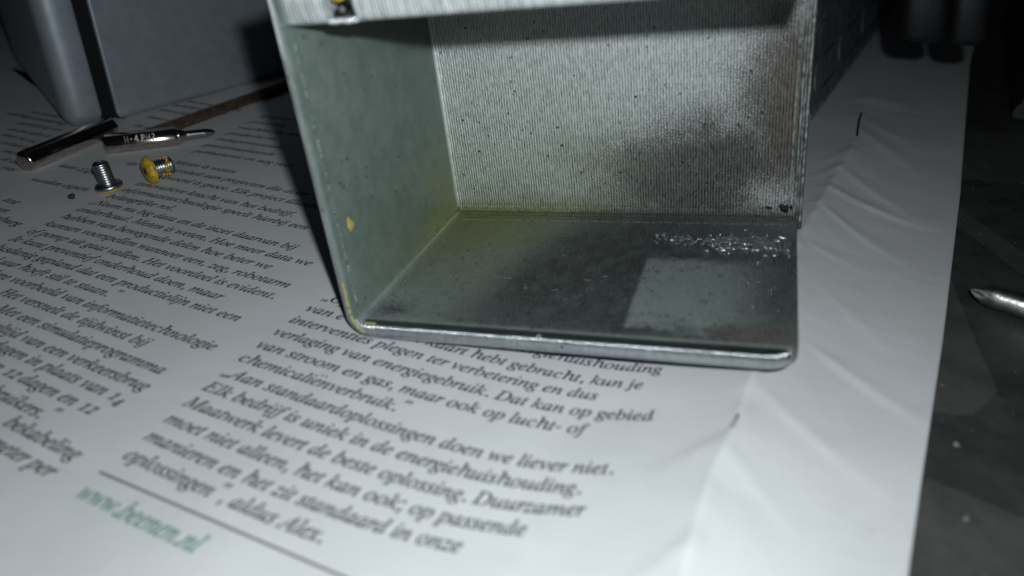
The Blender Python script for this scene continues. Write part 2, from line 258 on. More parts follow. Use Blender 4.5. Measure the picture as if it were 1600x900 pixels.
STRAIGHT_LINES = [
('worden expert', -98.1, 32.4, -82.1, 31.3),
('later Expert', -99.1, 40.9, -85.8, 39.2),
('tot', -94.0, 22.2, -90.1, 21.5),
('tussen', -94.3, 18.4, -88.3, 17.8),
('Limburg', -92.4, 15.8, -81.0, 13.8),
('op', -85.9, 46.9, -83.2, 46.5),
('ees', -110.1, 36.0, -105.8, 35.3),
('de visie', -114.7, 40.0, -108.4, 39.0),
('kennis van de', -119.5, 44.2, -111.0, 43.4),
('techniek bij', -124.6, 48.7, -114.7, 47.2),
('samen met veel', -130.0, 53.5, -116.9, 51.3),
('de specialist in', -131.8, 57.1, -117.1, 55.7),
('ontwikkeling van', -134.3, 61.8, -118.7, 60.4),
('automatisering', -136.6, 66.3, -121.9, 64.8),
('een installatie', -139.0, 70.3, -126.3, 69.1),
('van machines', -144.0, 67.4, -135.9, 66.5),
('naar de', -106.4, 76.9, -96.0, 75.1),
('nieuwe fabriek', -107.9, 83.1, -93.9, 81.1),
('en bedrijven', -107.2, 87.8, -95.7, 86.6),
('met kennis', -106.0, 92.2, -95.1, 90.6),
('in de', -104.1, 69.6, -96.9, 68.7),
('voor', -92.6, 85.7, -87.9, 84.9),
('zijn', -91.3, 89.9, -86.2, 89.1)]
# ---------------------------------------------------------------- materials
def make_plastic():
    m = NT('grey_printed_plastic'); x, y, z = m.sep()
    wob = m.vec('SCALE', m.vec('SUBTRACT', m.noise(0.22, 4, 0.6, color=True), (0.5, 0.5, 0.5)), (0, 0, 0))
    wob.node.inputs[3].default_value = 7.0
    cw = m.vec('ADD', m.co, wob)
    fine = m.noise(1.6, 5, 0.7); mid = m.noise(0.35, 5, 0.65, off=(9, 3, 1)); grit = m.noise(4.5, 2, 0.6, off=(2, 7, 5))
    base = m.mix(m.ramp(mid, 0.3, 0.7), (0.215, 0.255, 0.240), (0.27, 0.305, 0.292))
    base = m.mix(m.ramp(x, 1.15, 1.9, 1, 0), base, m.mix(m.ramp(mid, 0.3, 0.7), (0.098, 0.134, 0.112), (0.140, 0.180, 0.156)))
    xx = m.math('ADD', x, m.math('MULTIPLY', m.math('SUBTRACT', m.noise(0.5, 3, off=(3, 8, 2)), 0.5), 0.22))
    rib = m.math('SINE', m.math('MULTIPLY', xx, 2*math.pi/0.46))
    grain = m.noise(2.6, 4, 0.8, stretch=(1.5, 1.0, 0.32), off=(4, 6, 1))
    crest = m.ramp(m.math('ADD', m.math('MULTIPLY', rib, 0.46), m.math('MULTIPLY', m.math('SUBTRACT', grain, 0.5), 3.3)), -0.82, 0.58)
    atback = m.math('MULTIPLY', m.ramp(y, 39.5, 40.8), m.ramp(y, 41.9, 42.3, 1, 0))
    rib_sheen = m.mix(crest, (0.25, 0.28, 0.27), (0.84, 0.88, 0.865))  # flash sheen on the back wall ribs painted into the colour, grooves left dark
    base = m.mix(m.math('MULTIPLY', atback, 0.92), base, rib_sheen)
    front_lit = m.math('MULTIPLY', m.ramp(y, 1.35, 1.75, 1, 0), m.math('MAXIMUM', m.ramp(x, 0.4, 0.75, 1, 0), m.ramp(x, 1.8, 2.6)))  # front rims, lip and top face get paler colour, painting in the flash light
    streak = m.noise(0.9, 4, 0.7, stretch=(1.6, 0.3, 0.16), off=(2, 2, 9))
    base = m.mix(front_lit, base, m.mix(m.ramp(z, 4, 40), m.mix(m.ramp(z, 1.7, 2.3), m.mix(m.ramp(streak, 0.36, 0.64), (0.50, 0.54, 0.56), (0.62, 0.66, 0.68)), (0.34, 0.37, 0.385)), m.mix(m.ramp(streak, 0.36, 0.64), (0.48, 0.52, 0.51), (0.80, 0.83, 0.83))))
    # stains: yellow-green wash in the back left corner and along the crease
    onfloor_ = m.ramp(z, 2.2, 3.6, 1, 0)
    g = m.math('MAXIMUM', m.blob((7, 36, 2), (14, 17, 6), cw), m.math('MULTIPLY', m.blob((20, 41, 4.4), (26, 3.5, 2.3), cw), 0.9))
    g = m.math('MAXIMUM', g, m.math('MULTIPLY', m.blob((27, 41, 12), (9, 2, 4), cw), 0.7))
    g = m.math('MAXIMUM', g, m.math('MULTIPLY', m.blob((1, 38, 5), (4, 12, 10), cw), 0.6))
    base = m.mix(m.math('MULTIPLY', g, 0.85, True), base, m.mix(m.math('MAXIMUM', crest, m.math('MULTIPLY', onfloor_, 0.85)), (0.095, 0.105, 0.022), (0.25, 0.27, 0.095)))
    # soot on the floor
    onfloor = m.ramp(z, 2.2, 3.6, 1, 0)
    inside = m.math('MULTIPLY', onfloor, m.ramp(y, 1.2, 2.6))
    fs = m.math('MULTIPLY', m.blob((40, 16, 2.5), (36, 30, 6), cw, 2.0), m.ramp(m.math('ADD', x, m.math('MULTIPLY', y, -0.30)), 4, 18))
    fs = m.math('MULTIPLY', fs, m.ramp(mid, 0.22, 0.5, 0.86, 1.0))
    fs = m.math('MAXIMUM', fs, m.math('MULTIPLY', m.blob((4.8, 4.6, 2.5), (3.0, 2.2, 3)), m.ramp(fine, 0.38, 0.52)))
    wx = m.math('ADD', x, m.math('MULTIPLY', m.math('SUBTRACT', fine, 0.5), 0.8))
    wy = m.math('ADD', y, m.math('MULTIPLY', m.math('SUBTRACT', mid, 0.5), 6.0))
    patch = m.math('MULTIPLY', m.ramp(wx, 38.2, 39.1), m.ramp(wx, 47.0, 58.5, 1, 0.10))
    patch = m.math('MULTIPLY', patch, m.math('MULTIPLY', m.ramp(wy, 22.0, 25.5, 1, 0), m.ramp(m.math('ADD', wy, m.math('MULTIPLY', m.math('SUBTRACT', m.noise(0.45, 5, 0.75, off=(8, 8, 1)), 0.5), 14.0)), 2.0, 8.0, 0.0, 1)))
    patch = m.math('MULTIPLY', patch, m.ramp(m.noise(0.55, 5, 0.75, off=(4, 4, 4)), 0.56, 0.68, 1, 0.25))
    fs = m.math('MULTIPLY', fs, m.math('SUBTRACT', 1.0, m.math('MULTIPLY', patch, 0.93)))
    fs = m.math('MULTIPLY', m.math('MULTIPLY', fs, inside), 1.0)
    base = m.mix(m.math('MULTIPLY', m.math('MULTIPLY', patch, inside), 0.85), base, (0.30, 0.345, 0.345))
    # soot on the back wall
    onback = m.math('MULTIPLY', m.ramp(y, 39.5, 40.8), m.ramp(y, 41.9, 42.3, 1, 0))
    bs = m.math('MAXIMUM', m.math('MULTIPLY', m.blob((43, 41, 9), (19, 9, 9), cw), 0.95), m.math('MULTIPLY', m.blob((60, 41, 22), (9, 9, 20), cw), 0.8))
    bs = m.math('ADD', bs, m.math('MULTIPLY', m.blob((52, 41, 14), (19, 9, 19), cw), 0.38), True)
    bs = m.math('MAXIMUM', bs, m.math('MULTIPLY', m.blob((34, 41, 7), (11, 9, 4), cw), 0.8))
    bs = m.math('MULTIPLY', bs, m.math('SUBTRACT', 1.0, m.math('MULTIPLY', m.blob((55.5, 41, 6), (5.5, 9, 3.5), cw), 0.45)))
    bs = m.math('MAXIMUM', bs, m.math('MULTIPLY', m.blob((44, 41, 3.2), (22, 9, 1.0), cw), 0.8))
    bs = m.math('MULTIPLY', bs, onback)
    soot = m.math('ADD', bs, fs, True)
    gr = m.ramp(m.math('ADD', m.math('MULTIPLY', soot, 1.15), m.math('MULTIPLY', m.math('SUBTRACT', grit, 0.5), 2.6)), 0.1, 1.05)
    gr = m.math('MAXIMUM', gr, m.math('MULTIPLY', soot, m.ramp(onfloor, 0, 1, 0.45, 0.8)))
    base = m.mix(gr, base, m.mix(onfloor, m.mix(crest, (0.008, 0.008, 0.008), (0.105, 0.102, 0.094)), m.mix(m.ramp(m.noise(0.38, 6, 0.8, stretch=(1, 0.7, 1), off=(6, 1, 2)), 0.40, 0.64), (0.006, 0.007, 0.009), (0.046, 0.054, 0.060))))
    film = m.math('MULTIPLY', m.math('MULTIPLY', atback, m.blob((12, 41, 15), (20, 9, 16), cw)), 0.55)
    base = m.mix(film, base, m.mix(crest, (0.11, 0.14, 0.10), (0.56, 0.65, 0.55)))
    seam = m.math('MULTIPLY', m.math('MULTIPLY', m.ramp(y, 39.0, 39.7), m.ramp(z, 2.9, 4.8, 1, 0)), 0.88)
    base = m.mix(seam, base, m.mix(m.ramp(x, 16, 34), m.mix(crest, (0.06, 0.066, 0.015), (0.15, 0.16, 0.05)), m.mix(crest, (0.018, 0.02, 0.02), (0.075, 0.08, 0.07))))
    brown = m.math('MULTIPLY', m.math('MAXIMUM', m.blob((57.5, 41, 22), (4.5, 2, 12)), m.blob((55, 4, 2.5), (6, 3, 2), cw)), 0.6)
    base = m.mix(brown, base, m.mix(crest, (0.025, 0.018, 0.014), (0.17, 0.14, 0.115)))
    # scattered black specks
    sp = m.n.new('ShaderNodeTexVoronoi'); sp.inputs['Scale'].default_value = 0.62; m.l.new(m.co, sp.inputs['Vector'])
    speck = m.math('MULTIPLY', m.ramp(sp.outputs['Distance'], 0.10, 0.17, 1, 0), m.ramp(m.noise(0.3, 2, off=(1, 1, 8)), 0.45, 0.6))
    base = m.mix(speck, base, (0.02, 0.022, 0.022))
    sp2 = m.n.new('ShaderNodeTexVoronoi'); sp2.inputs['Scale'].default_value = 1.15; m.l.new(cw, sp2.inputs['Vector'])
    blot = m.math('MULTIPLY', m.ramp(sp2.outputs['Distance'], 0.12, 0.34, 1, 0), m.ramp(m.noise(0.25, 3, off=(2, 9, 8)), 0.42, 0.58))
    base = m.mix(m.math('MULTIPLY', m.math('MULTIPLY', blot, inside), 0.8), base, (0.008, 0.009, 0.010))
    m.set(color=base)
    # scratches and dry rubbed marks
    scr = m.ramp(m.noise(0.9, 6, 0.8, stretch=(0.35, 1.3, 0.5), off=(5, 5, 2)), 0.62, 0.72)
    m.set(rough=m.math('ADD', m.ramp(front_lit, 0, 1, 0.28, 0.25), m.math('MULTIPLY', m.ramp(y, 38, 40.5), 0.06)), spec=m.math('MULTIPLY', m.ramp(soot, 0, 0.9, 0.95, 0.28), m.ramp(x, 1.0, 1.3, 0.5, 1.0)), metal=m.math('MULTIPLY', m.math('ADD', m.math('MULTIPLY', m.math('MULTIPLY', front_lit, m.ramp(z, 38, 42, 1, 0)), 0.72), m.math('MULTIPLY', m.ramp(soot, 0, 0.8, 0.30, 0.0), m.ramp(x, 1.3, 2.5, 0.0, 1.0))), 1.0))
    # layer lines: every layer is a plane of constant x
    amp = m.ramp(m.noise(0.12, 2, off=(7, 0, 3)), 0.3, 0.7, 0.75, 1.15)
    rib = m.math('MULTIPLY', rib, amp)
    b1 = m.bump(m.math('MULTIPLY', rib, m.ramp(front_lit, 0, 1, 1.0, 1.6)), 0.040)
    ribbed = m.math('MULTIPLY', m.ramp(x, 1.2, 2.2), 1.0)
    gg = m.math('MULTIPLY', m.noise(2.6, 4, 0.8, stretch=(1.5, 0.7, 0.7)), m.math('MULTIPLY', m.ramp(ribbed, 0, 1, 0.18, 1.0), m.ramp(y, 1.0, 3.0, 0.12, 1.0)))
    b2 = m.bump(gg, 0.30, prev=b1)
    b3 = m.bump(scr, 0.02, prev=b2)
    return m.m
PLASTIC = make_plastic()
def make_paper():
    m = NT('newsprint_paper')
    mid = m.noise(0.05, 4); fib = m.noise(1.1, 5, 0.7, stretch=(1, 2.2, 1))
    base = m.mix(m.ramp(mid, 0.3, 0.7), (0.535, 0.542, 0.55), (0.59, 0.596, 0.604))
    base = m.mix(m.math('MULTIPLY', m.ramp(fib, 0.57, 0.72), 0.22), base, (0.40, 0.41, 0.42))
    base = m.mix(m.math('MULTIPLY', m.ramp(m.noise(0.17, 5, 0.7, off=(3, 1, 0)), 0.56, 0.76), 0.30), base, (0.44, 0.44, 0.43))
    m.set(color=base, rough=0.55, spec=0.28)
    b = m.bump(m.noise(2.6, 4, 0.7), 0.022); b = m.bump(m.noise(0.10, 2, stretch=(1, 1.8, 1)), 0.12, prev=b)
    return m.m
PAPER = make_paper()
INK = simple('printing_ink', (0.038, 0.039, 0.043), 0.6, spec=0.3)
GREEN_INK = simple('green_printing_ink', (0.09, 0.21, 0.15), 0.6, spec=0.3)
RULE_INK = simple('rule_printing_ink', (0.12, 0.10, 0.115), 0.6, spec=0.3)
CASE = simple('dark_grey_moulded_plastic', (0.38, 0.42, 0.47), 0.45, 0.45, spec=0.8, nscale=0.3, namp=0.08, bump=0.025, bscale=1.8)
SEAM = simple('black_gasket_rubber', (0.008, 0.009, 0.011), 0.55, spec=0.3)
STEEL = simple('bright_tool_steel', (0.52, 0.49, 0.47), 0.17, 1.0, nscale=0.7, namp=0.15, bump=0.006, bscale=3)
DARKSTEEL = simple('darkened_tool_steel', (0.58, 0.50, 0.46), 0.12, 1.0, nscale=0.7, namp=0.2, bump=0.006, bscale=3)
ZINC = simple('zinc_plated_steel', (0.42, 0.45, 0.47), 0.33, 1.0, nscale=1.5, namp=0.2, bump=0.02, bscale=5)
YELLOW = simple('yellow_lacquer', (0.52, 0.35, 0.03), 0.38, nscale=1.2, namp=0.35, bump=0.05, bscale=2)
RUBBER = simple('black_moulded_plastic', (0.006, 0.0065, 0.008), 0.55, spec=0.35, nscale=0.4, namp=0.2, bump=0.06, bscale=1.2)
SHELL = simple('dark_grey_moulded_plastic_shell', (0.15, 0.16, 0.175), 0.5, spec=0.5, nscale=0.25, namp=0.3, bump=0.10, bscale=1.0)
CHAR = simple('black_charred_residue', (0.007, 0.007, 0.008), 0.55, spec=0.25, bump=0.1, bscale=2.2)
ROD = simple('brown_lacquered_metal', (0.16, 0.105, 0.075), 0.32, 0.6, nscale=0.6, namp=0.3)
SHAFT = simple('brushed_tool_steel', (0.62, 0.60, 0.58), 0.30, 1.0, nscale=0.8, namp=0.25, bump=0.03, bscale=2.5)
MARK = simple('worn_stamped_edge', (0.55, 0.52, 0.50), 0.45, 0.9, nscale=0.9, namp=0.8)
STAPLE = simple('dull_wire', (0.36, 0.36, 0.37), 0.5, 0.2)
CRUMB = simple('black_crumb', (0.02, 0.02, 0.02), 0.6)
DUSTM = simple('pale_dust', (0.15, 0.16, 0.155), 0.7)
GLOSS = simple('melted_grey_plastic', (0.30, 0.32, 0.34), 0.22, 0.8, spec=1.0, bump=0.12, bscale=1.4)
PALE = simple('bare_grey_plastic_rim', (0.14, 0.16, 0.148), 0.30, spec=0.8, nscale=1.1, namp=0.7, bump=0.08, bscale=3, stretch=(1, 1, 0.25))
CLEAR = simple('hardened_clear_droplet', (0.35, 0.40, 0.42), 0.12, spec=0.9)
def make_dark(name, c0, c1):
    m = NT(name); m.set(color=m.mix(m.ramp(m.noise(0.13, 6, 0.75), 0.3, 0.7), c0, c1), rough=0.5, spec=0.3)
    m.bump(m.noise(2.5, 4), 0.03); return m.m
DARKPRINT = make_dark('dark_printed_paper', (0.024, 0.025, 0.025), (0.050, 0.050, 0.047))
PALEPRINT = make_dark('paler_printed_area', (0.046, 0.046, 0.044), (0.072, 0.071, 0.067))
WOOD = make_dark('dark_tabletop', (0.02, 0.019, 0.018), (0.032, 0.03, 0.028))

# ---------------------------------------------------------------- setting: tabletop
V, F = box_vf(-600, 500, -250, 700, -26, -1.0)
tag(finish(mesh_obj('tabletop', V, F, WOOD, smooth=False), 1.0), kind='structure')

# ---------------------------------------------------------------- dark printed sheet beside the newspaper
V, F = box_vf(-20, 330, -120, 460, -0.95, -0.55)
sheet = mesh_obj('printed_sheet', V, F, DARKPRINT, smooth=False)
tag(sheet, 'dark printed paper sheet with paler angular shapes lying beyond the right edge of the newspaper', 'paper sheet')
for q in ([(137.9, 343.6), (154.6, 349.3), (125.5, 213.4), (116.9, 228.2)],
          [(98.1, 134.0), (114.0, 138.2), (104.9, 98.8), (90.6, 97.6)],
          [(87.2, 81.1), (95.8, 59.9), (93.7, 50.6), (85.3, 72.4)],
          [(81.2, 49.3), (81.5, 23.2), (81.8, 15.5), (77.6, 8.9), (72.5, 8.6), (76.5, 28.4)],
          [(70.4, -4.6), (79.9, -8.3), (77.6, -18.6), (65.5, -22.5)]):
    n = len(q); zs = -0.54+0.012*len(sheet.children); V = [(a, b, -0.545) for a, b in q]+[(a, b, zs) for a, b in q]
    F = [tuple(range(n, 2*n))]+[(i, (i+1) % n, n+(i+1) % n, n+i) for i in range(n)]
    o = mesh_obj('printed_shape', V, F, PALEPRINT, sheet, smooth=False); finish(o)

# ---------------------------------------------------------------- newspaper
FOLD = [(110.0, 330.0), (92.0, 240.0), (72.4, 130.0), (70.0, 107.0), (63.2, 75.0), (57.0, 47.0), (53.0, 18.0), (49.4, -7.5), (47.4, -17.0), (46.4, -27.0), (44.0, -60.0)]
EDGE = [(152.0, 400.0), (146.8, 362.7), (113.2, 212.7), (89.3, 87.5), (76.2, 24.0), (69.9, -4.7), (66.6, -20.2), (57.5, -64.0)]
def along(line, y):
    for (xa, ya), (xb, yb) in zip(line, line[1:]):
        if y >= yb: break
    return xa+(xb-xa)*(y-ya)/(yb-ya)
BOX_M = ((0.992818, -0.000359, -0.119633), (0.0, 0.999996, -0.003), (0.119634, 0.002978, 0.992814)); BOX_O = (4.0, 0.0, 0.0)
LIFT = 0.25
def paper_h(x, y):
    """height of the sheet: it rises to the fold and carries the right side of the box"""
    d = x-along(FOLD, y); top = 4.0
    if d < 0:
        t = max(0.0, 1+d/30.0); h = top*(t*t*(0.45+0.55*t))
    else:
        t = max(0.0, 1-d/22.0); h = top*(t*t*(0.6+0.4*t))
    if y > 60: h *= max(0.35, 1-(y-60)/160.0)
    return h
# wrinkles: (x, y) to (x, y), height, width on either side
CREASES = [((59.5, 14), (72.5, 3.5), 0.55, 1.3, 3.0), ((53, 0), (66, -10), 0.40, 2.0, 2.5), ((50, -8), (41, -17), 0.35, 1.6, 3.0),
           ((72, 128), (86, 112), 0.8, 2.2, 5), ((71, 118), (84, 92), 0.7, 2.5, 4), ((66, 84), (80, 68), 0.6, 1.6, 4), ((63, 72), (80, 66), 0.7, 1.4, 3.0),
           ((61, 62), (76, 47), 0.5, 1.2, 3), ((59, 45), (67, 43), 0.30, 0.8, 2.5), ((62, 30), (71, 17), 0.22, 2.2, 4),
           ((74, 150), (90, 150), 0.9, 3, 5), ((69, 100), (62, 92), 0.6, 1.5, 3), ((66, 88), (60, 80), 0.6, 1.3, 3), ((48.5, -12), (57, -20), 0.3, 1.5, 3), ((46, -26), (40, -34), 0.35, 1.8, 3)]
def box_under(x, y):
    """height of the underside of the box above the table, None outside its footprint"""
    bx = (x/0.99)+4; 
    if -2 < bx < 62 and -0.5 < y < 44.5: return 0.1196*(bx-4)*1.0+0.003*y+LIFT-0.12
    return None
ys = np.concatenate([np.arange(-64, 70, 0.75), 70+np.cumsum(np.linspace(0.8, 7.5, 78))])
V = []; F = []; ncol = 0
for y in ys:
    f = along(FOLD, y); e = along(EDGE, y)
    xs = np.concatenate([np.linspace(-280, f-34, 90)[:-1], np.linspace(f-34, f, 52)[:-1], np.linspace(f, e, 48)]); ncol = len(xs)
    for x in xs:
        d = x-f; h = paper_h(x, y)
        h += 0.16*math.exp(-(d/0.9)**2)*(0.6+0.4*math.sin(y*0.9))
        if d > -16:
            for (xa, ya), (xb, yb), a, w0, w1 in CREASES:
                L = math.hypot(xb-xa, yb-ya); ux, uy = (xb-xa)/L, (yb-ya)/L
                t = ((x-xa)*ux+(y-ya)*uy)/L; s = -(x-xa)*uy+(y-ya)*ux
                if -0.2 < t < 1.15 and abs(s) < 12:
                    k = max(0.0, min(1, (t+0.2)/0.3))*max(0.0, min(1, (1.15-t)/0.75)); ww = w0+(w1-w0)*max(0, t)
                    h += 0.55*a*k*(math.exp(-abs(s/ww)**1.25) if s > 0 else math.exp(-abs(s/(ww*0.30))**1.25))
        u = box_under(x, y)
        if u is not None: h = min(h, u)
        r = 1-max(0.0, min(1.0, (e-x)/2.2))
        h += 0.10*r*r+0.18*math.sin(y*0.031+1)*max(0, 1-(e-x)/14)
        V.append((x, y, max(h, -0.15)))
nrow = len(ys)
for i in range(nrow-1):
    for j in range(ncol-1):
        F.append((i*ncol+j, i*ncol+j+1, (i+1)*ncol+j+1, (i+1)*ncol+j))
# the edge of the folded stack of pages on the right
rim = len(V)
for i in range(nrow):
    x, y, z = V[i*ncol+ncol-1]; V.append((x+0.12, y, z-0.16)); V.append((x, y, min(z-0.42, -0.48)))
for i in range(nrow-1):
    a = i*ncol+ncol-1; b = (i+1)*ncol+ncol-1
    F.append((a, rim+2*i, rim+2*i+2, b)); F.append((rim+2*i, rim+2*i+1, rim+2*i+3, rim+2*i+2))
paper = mesh_obj('newspaper', V, F, PAPER)
tag(paper, 'white newspaper page with grey Dutch text columns and a stapled centre fold, lying under everything', 'newspaper')

TRI = {}; FAT = 0.011
def glyph(ch):
    if ch not in TRI:
        adv, cs = GLYPHS[ch]
        if ch.isdigit():
            cs = [[(v+0.22*c[i+1] if i % 2 == 0 else v) for i, v in enumerate(c)] for c in cs]
        loops = [[Vector((c[i]/1000, c[i+1]/1000, 0)) for i in range(0, len(c), 2)] for c in cs]
        def area(l): return sum(p.x*q.y-q.x*p.y for p, q in zip(l, l[1:]+l[:1]))/2
        def within(p, l):
            c = False
            for q, r in zip(l, l[1:]+l[:1]):
                if (q.y > p.y) != (r.y > p.y) and p.x < (r.x-q.x)*(p.y-q.y)/(r.y-q.y)+q.x: c = not c
            return c
        def fatten(l, k):
            out = []; sgn = 1 if area(l) > 0 else -1
            for i, p in enumerate(l):
                e0 = (p-l[i-1]).normalized(); e1 = (l[(i+1) % len(l)]-p).normalized()
                d = e0+e1; d = d.normalized() if d.length > 0.3 else e1; out.append(p+Vector((d.y, -d.x, 0))*k*sgn)
            return out
        loops = [[p for i, p in enumerate(l) if (p-l[i-1]).length > 0.004] for l in loops]
        loops = [l for l in loops if len(l) > 2]
        if loops:
            big = max(loops, key=lambda l: abs(area(l))); so = area(big) > 0
            outer = [l for l in loops if (area(l) > 0) == so]; holes = [l for l in loops if (area(l) > 0) != so]
            flat = []; tris = []
            for ol in outer:
                grp = [fatten(ol, FAT)]+[fatten(hl, -FAT) for hl in holes if within(hl[0], ol)]
                n = len(flat); flat += [p for l in grp for p in l]
                tris += [tuple(i+n for i in t) for t in tessellate_polygon(grp)]
        else: flat, tris = [], []
        TRI[ch] = (adv/1000, flat, tris)
    return TRI[ch]
def layout(text):
    """glyph points (em) of a line, with faces"""
    V = []; F = []; x = 0
    def put(ch, dx, dy, sc_=1.0):
        a, P, T = glyph(ch); n = len(V)
        V.extend((dx+p.x*sc_, dy+p.y*sc_) for p in P); F.extend(tuple(i+n for i in t) for t in T); return a
    for ch in text:
        if ch in '„”':
            dy = 0 if ch == '„' else 0.55
            put(',', x+0.02, dy, 0.9); put(',', x+0.15, dy, 0.9); x += 0.31
            continue
        if ch == 'ë':
            put('.', x+0.03, 0.50, 0.75); put('.', x+0.18, 0.50, 0.75); ch = 'e'
        if ch.isdigit(): put(ch, x+0.02, -0.17 if ch == '4' else 0, 0.70); x += 0.31; continue
        x += put(ch, x, 0)
    return V, F, x
def printed(name, text, place, mat, z=0.035):
    V, F, L = layout(text)
    o = mesh_obj(name, [(*place(a, b, L), 0) for a, b in V], F, mat, paper, smooth=False)
    for v in o.data.vertices:
        v.co.z = (paper_h(v.co.x/S, v.co.y/S)+z)*S
    for p in o.data.polygons:
        if p.normal.z < 0: p.flip()
    return o
def grid_pos(c, w_, r):
    b = (1, w_, r, w_*w_, w_*r, r*r, w_**3, w_*w_*r); q = POLY[c]
    return np.array([sum(k*t[0] for k, t in zip(b, q)), sum(k*t[1] for k, t in zip(b, q))])
EM = 4.25
for c, r, text, w0 in GRID_LINES:
    def place(a, b, L, c=c, r=r, w0=w0):
        p = grid_pos(c, w0+a, r); d = grid_pos(c, w0+a+0.05, r)-p; d /= np.hypot(*d)
        return tuple(p+np.array((-d[1], d[0]))*b*EM)
    printed('text_line', text, place, INK)
for text, x0, y0, x1, y1 in STRAIGHT_LINES:
    def place(a, b, L, x0=x0, y0=y0, x1=x1, y1=y1):
        d = np.array((x1-x0, y1-y0)); n = np.array((-d[1], d[0]))/np.hypot(*d)
        return tuple(np.array((x0, y0))+d*(a/L)+n*b*4.1)
    printed('text_line', text, place, INK)
def url_place(a, b, L):
    d = np.array((-0.2+17.3, -39.2+36.8)); n = np.array((-d[1], d[0]))/np.hypot(*d)
    return tuple(np.array((-17.3, -36.9))+d*(a/L)+n*b*5.0)
tag(printed('web_address', 'www.beenen.nl', url_place, GREEN_INK), 'green web address printed at the foot of the column')
R0 = np.array((-17.6, -33.0)); R1 = np.array((19, -37.6)); V = []; F = []
for i in range(31):
    p = R0+(R1-R0)*i/30
    for k in (-0.16, 0.16): V.append((p[0], p[1]+k, paper_h(p[0], p[1]+k)+0.035))
    if i: F.append((2*i-2, 2*i-1, 2*i+1, 2*i))
o = mesh_obj('printed_rule', V, F, RULE_INK, paper)
# staples in the fold
for (xa, ya), (xb, yb) in (((73.2, 133.5), (70.3, 109.5)), ((49.5, -5.6), (48.7, -9.0))):
    rings = []
    n = 14
    for i in range(n+1):
        t = i/n; x = xa+(xb-xa)*t; y = ya+(yb-ya)*t
        zz = paper_h(x, y)+(0.30 if ya > 50 else 0.08)+0.30*math.sin(math.pi*t)-(0.9 if i in (0, n) else 0)
        x += 0.6*math.sin(math.pi*t)*(-0.35 if ya > 50 else 0.2)
        q_ = 0.24 if ya > 50 else 0.26; rings.append([(x+q_*math.cos(a), y, zz+0.22*math.sin(a)) for a in [2*math.pi*k/8 for k in range(8)]])
    V, F = bridge(rings); o = mesh_obj('staple', V, F, SEAM if ya > 50 else STAPLE, paper); finish(o)

# ---------------------------------------------------------------- the 3D printed box (built in its own frame, tilted onto the fold)
box = bpy.data.objects.new('printed_box', None); col.objects.link(box); box.empty_display_size = 0.002
Mb = Matrix(BOX_M); t = -(Mb @ Vector(BOX_O))*S; t.z += LIFT*S
box.matrix_world = Matrix.Translation(t) @ Mb.to_4x4()
tag(box, 'grey 3D printed box with open front and soot-stained floor standing on the newspaper', 'printed box')
D, H, BK = 43.5, 50.0, 41.0
def shell(name, stations, cap0=True, cap1=True, nf=7):
    """stations: (outer xz, inner xz, y of the front); half-round front rim, straight back to the rear"""
    rings = []
    for (ox, oz), (ix, iz), y0 in stations:
        mx, mz = (ox+ix)/2, (oz+iz)/2; ex, ez = (ix-ox)/2, (iz-oz)/2; r = min(math.hypot(ex, ez)*0.85, 1.1)
        ring = [(ix, BK+0.6, iz), (ix, 20, iz)]
        for k in range(nf):
            a = math.pi*k/(nf-1); c = math.cos(a); s = math.sin(a)
            c = math.copysign(abs(c)**(0.85 if abs(oz-iz) < 4 or ix == ox else 0.42), c)
            ring.append((mx+ex*c, y0+r*(1-s**0.85), mz+ez*c))
        ring += [(ox, 20, oz), (ox, BK+0.6, oz)]
        rings.append(ring)
    n = len(rings[0]); V = [p for q in rings for p in q]; F = []
    for i in range(len(rings)-1):
        for j in range(n-1): F.append((i*n+j, i*n+j+1, (i+1)*n+j+1, (i+1)*n+j))
        F.append((i*n+n-1, i*n, (i+1)*n, (i+1)*n+n-1))
    if cap0: F.append(tuple(range(n)))
    if cap1: F.append(tuple((len(rings)-1)*n+j for j in range(n))[::-1])
    o = mesh_obj(name, V, F, PLASTIC, box); finish(o); return o
TF = 2.56
st = [((-0.2, z), (1.05, z), 0.0) for z in (49.9, 46, 42.4, 38, 30, 22, 14, 8, 4.0)]
for k in range(0, 8):
    a = math.radians(90*k/8); st.append(((3.4-3.6*math.cos(a), 3.6-3.6*math.sin(a)), (2.45-1.4*math.cos(a), TF+1.4-1.4*math.sin(a)), 0.0))
corner = ((3.4, 0.0), (2.45, TF), 0.0)
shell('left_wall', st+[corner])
fl = [corner]+[((x, 0), (x, TF), 0.0) for x in (6, 12, 20, 30, 40, 50, 56)]
for k in range(1, 9):
    a = math.radians(82*k/8); fl.append(((56+3.9*math.sin(a), 0), (56+3.9*math.sin(a), TF), 3.6*(1-math.cos(a))))
shell('floor_panel', fl)
tp = []
for k in range(0, 7):
    a = math.radians(90*k/6); tp.append(((1.0-1.2*math.cos(a), H-1.2+1.2*math.sin(a)), (1.4-0.35*math.cos(a), 42.5+0.3*math.sin(a)), -0.05*k/6))
NX0, NX1 = 7.5, 10.9
tp += [((x, H), (x, 42.8), 0.0) for x in (4, NX0)]
shell('top_panel', tp)
o = shell('top_panel', [((x, H), (x, 42.8), 0.0) for x in (NX1, 20, 32, 46, 60)]); o.name = 'top_panel'
shell('notch_floor', [((NX0, 43.45), (NX0, 42.8), 0.0), ((8.3, 43.3), (8.3, 42.72), 0.1), ((9, 43.45), (9, 42.85), -0.05), ((9.7, 43.3), (9.7, 42.7), 0.1), ((NX1, 43.45), (NX1, 42.8), 0.0)])
# back wall
V, F = box_vf(0.2, 60.7, BK, D, 0.25, H-0.6); finish(mesh_obj('back_wall', V, F, PLASTIC, box, smooth=False), 0.35)
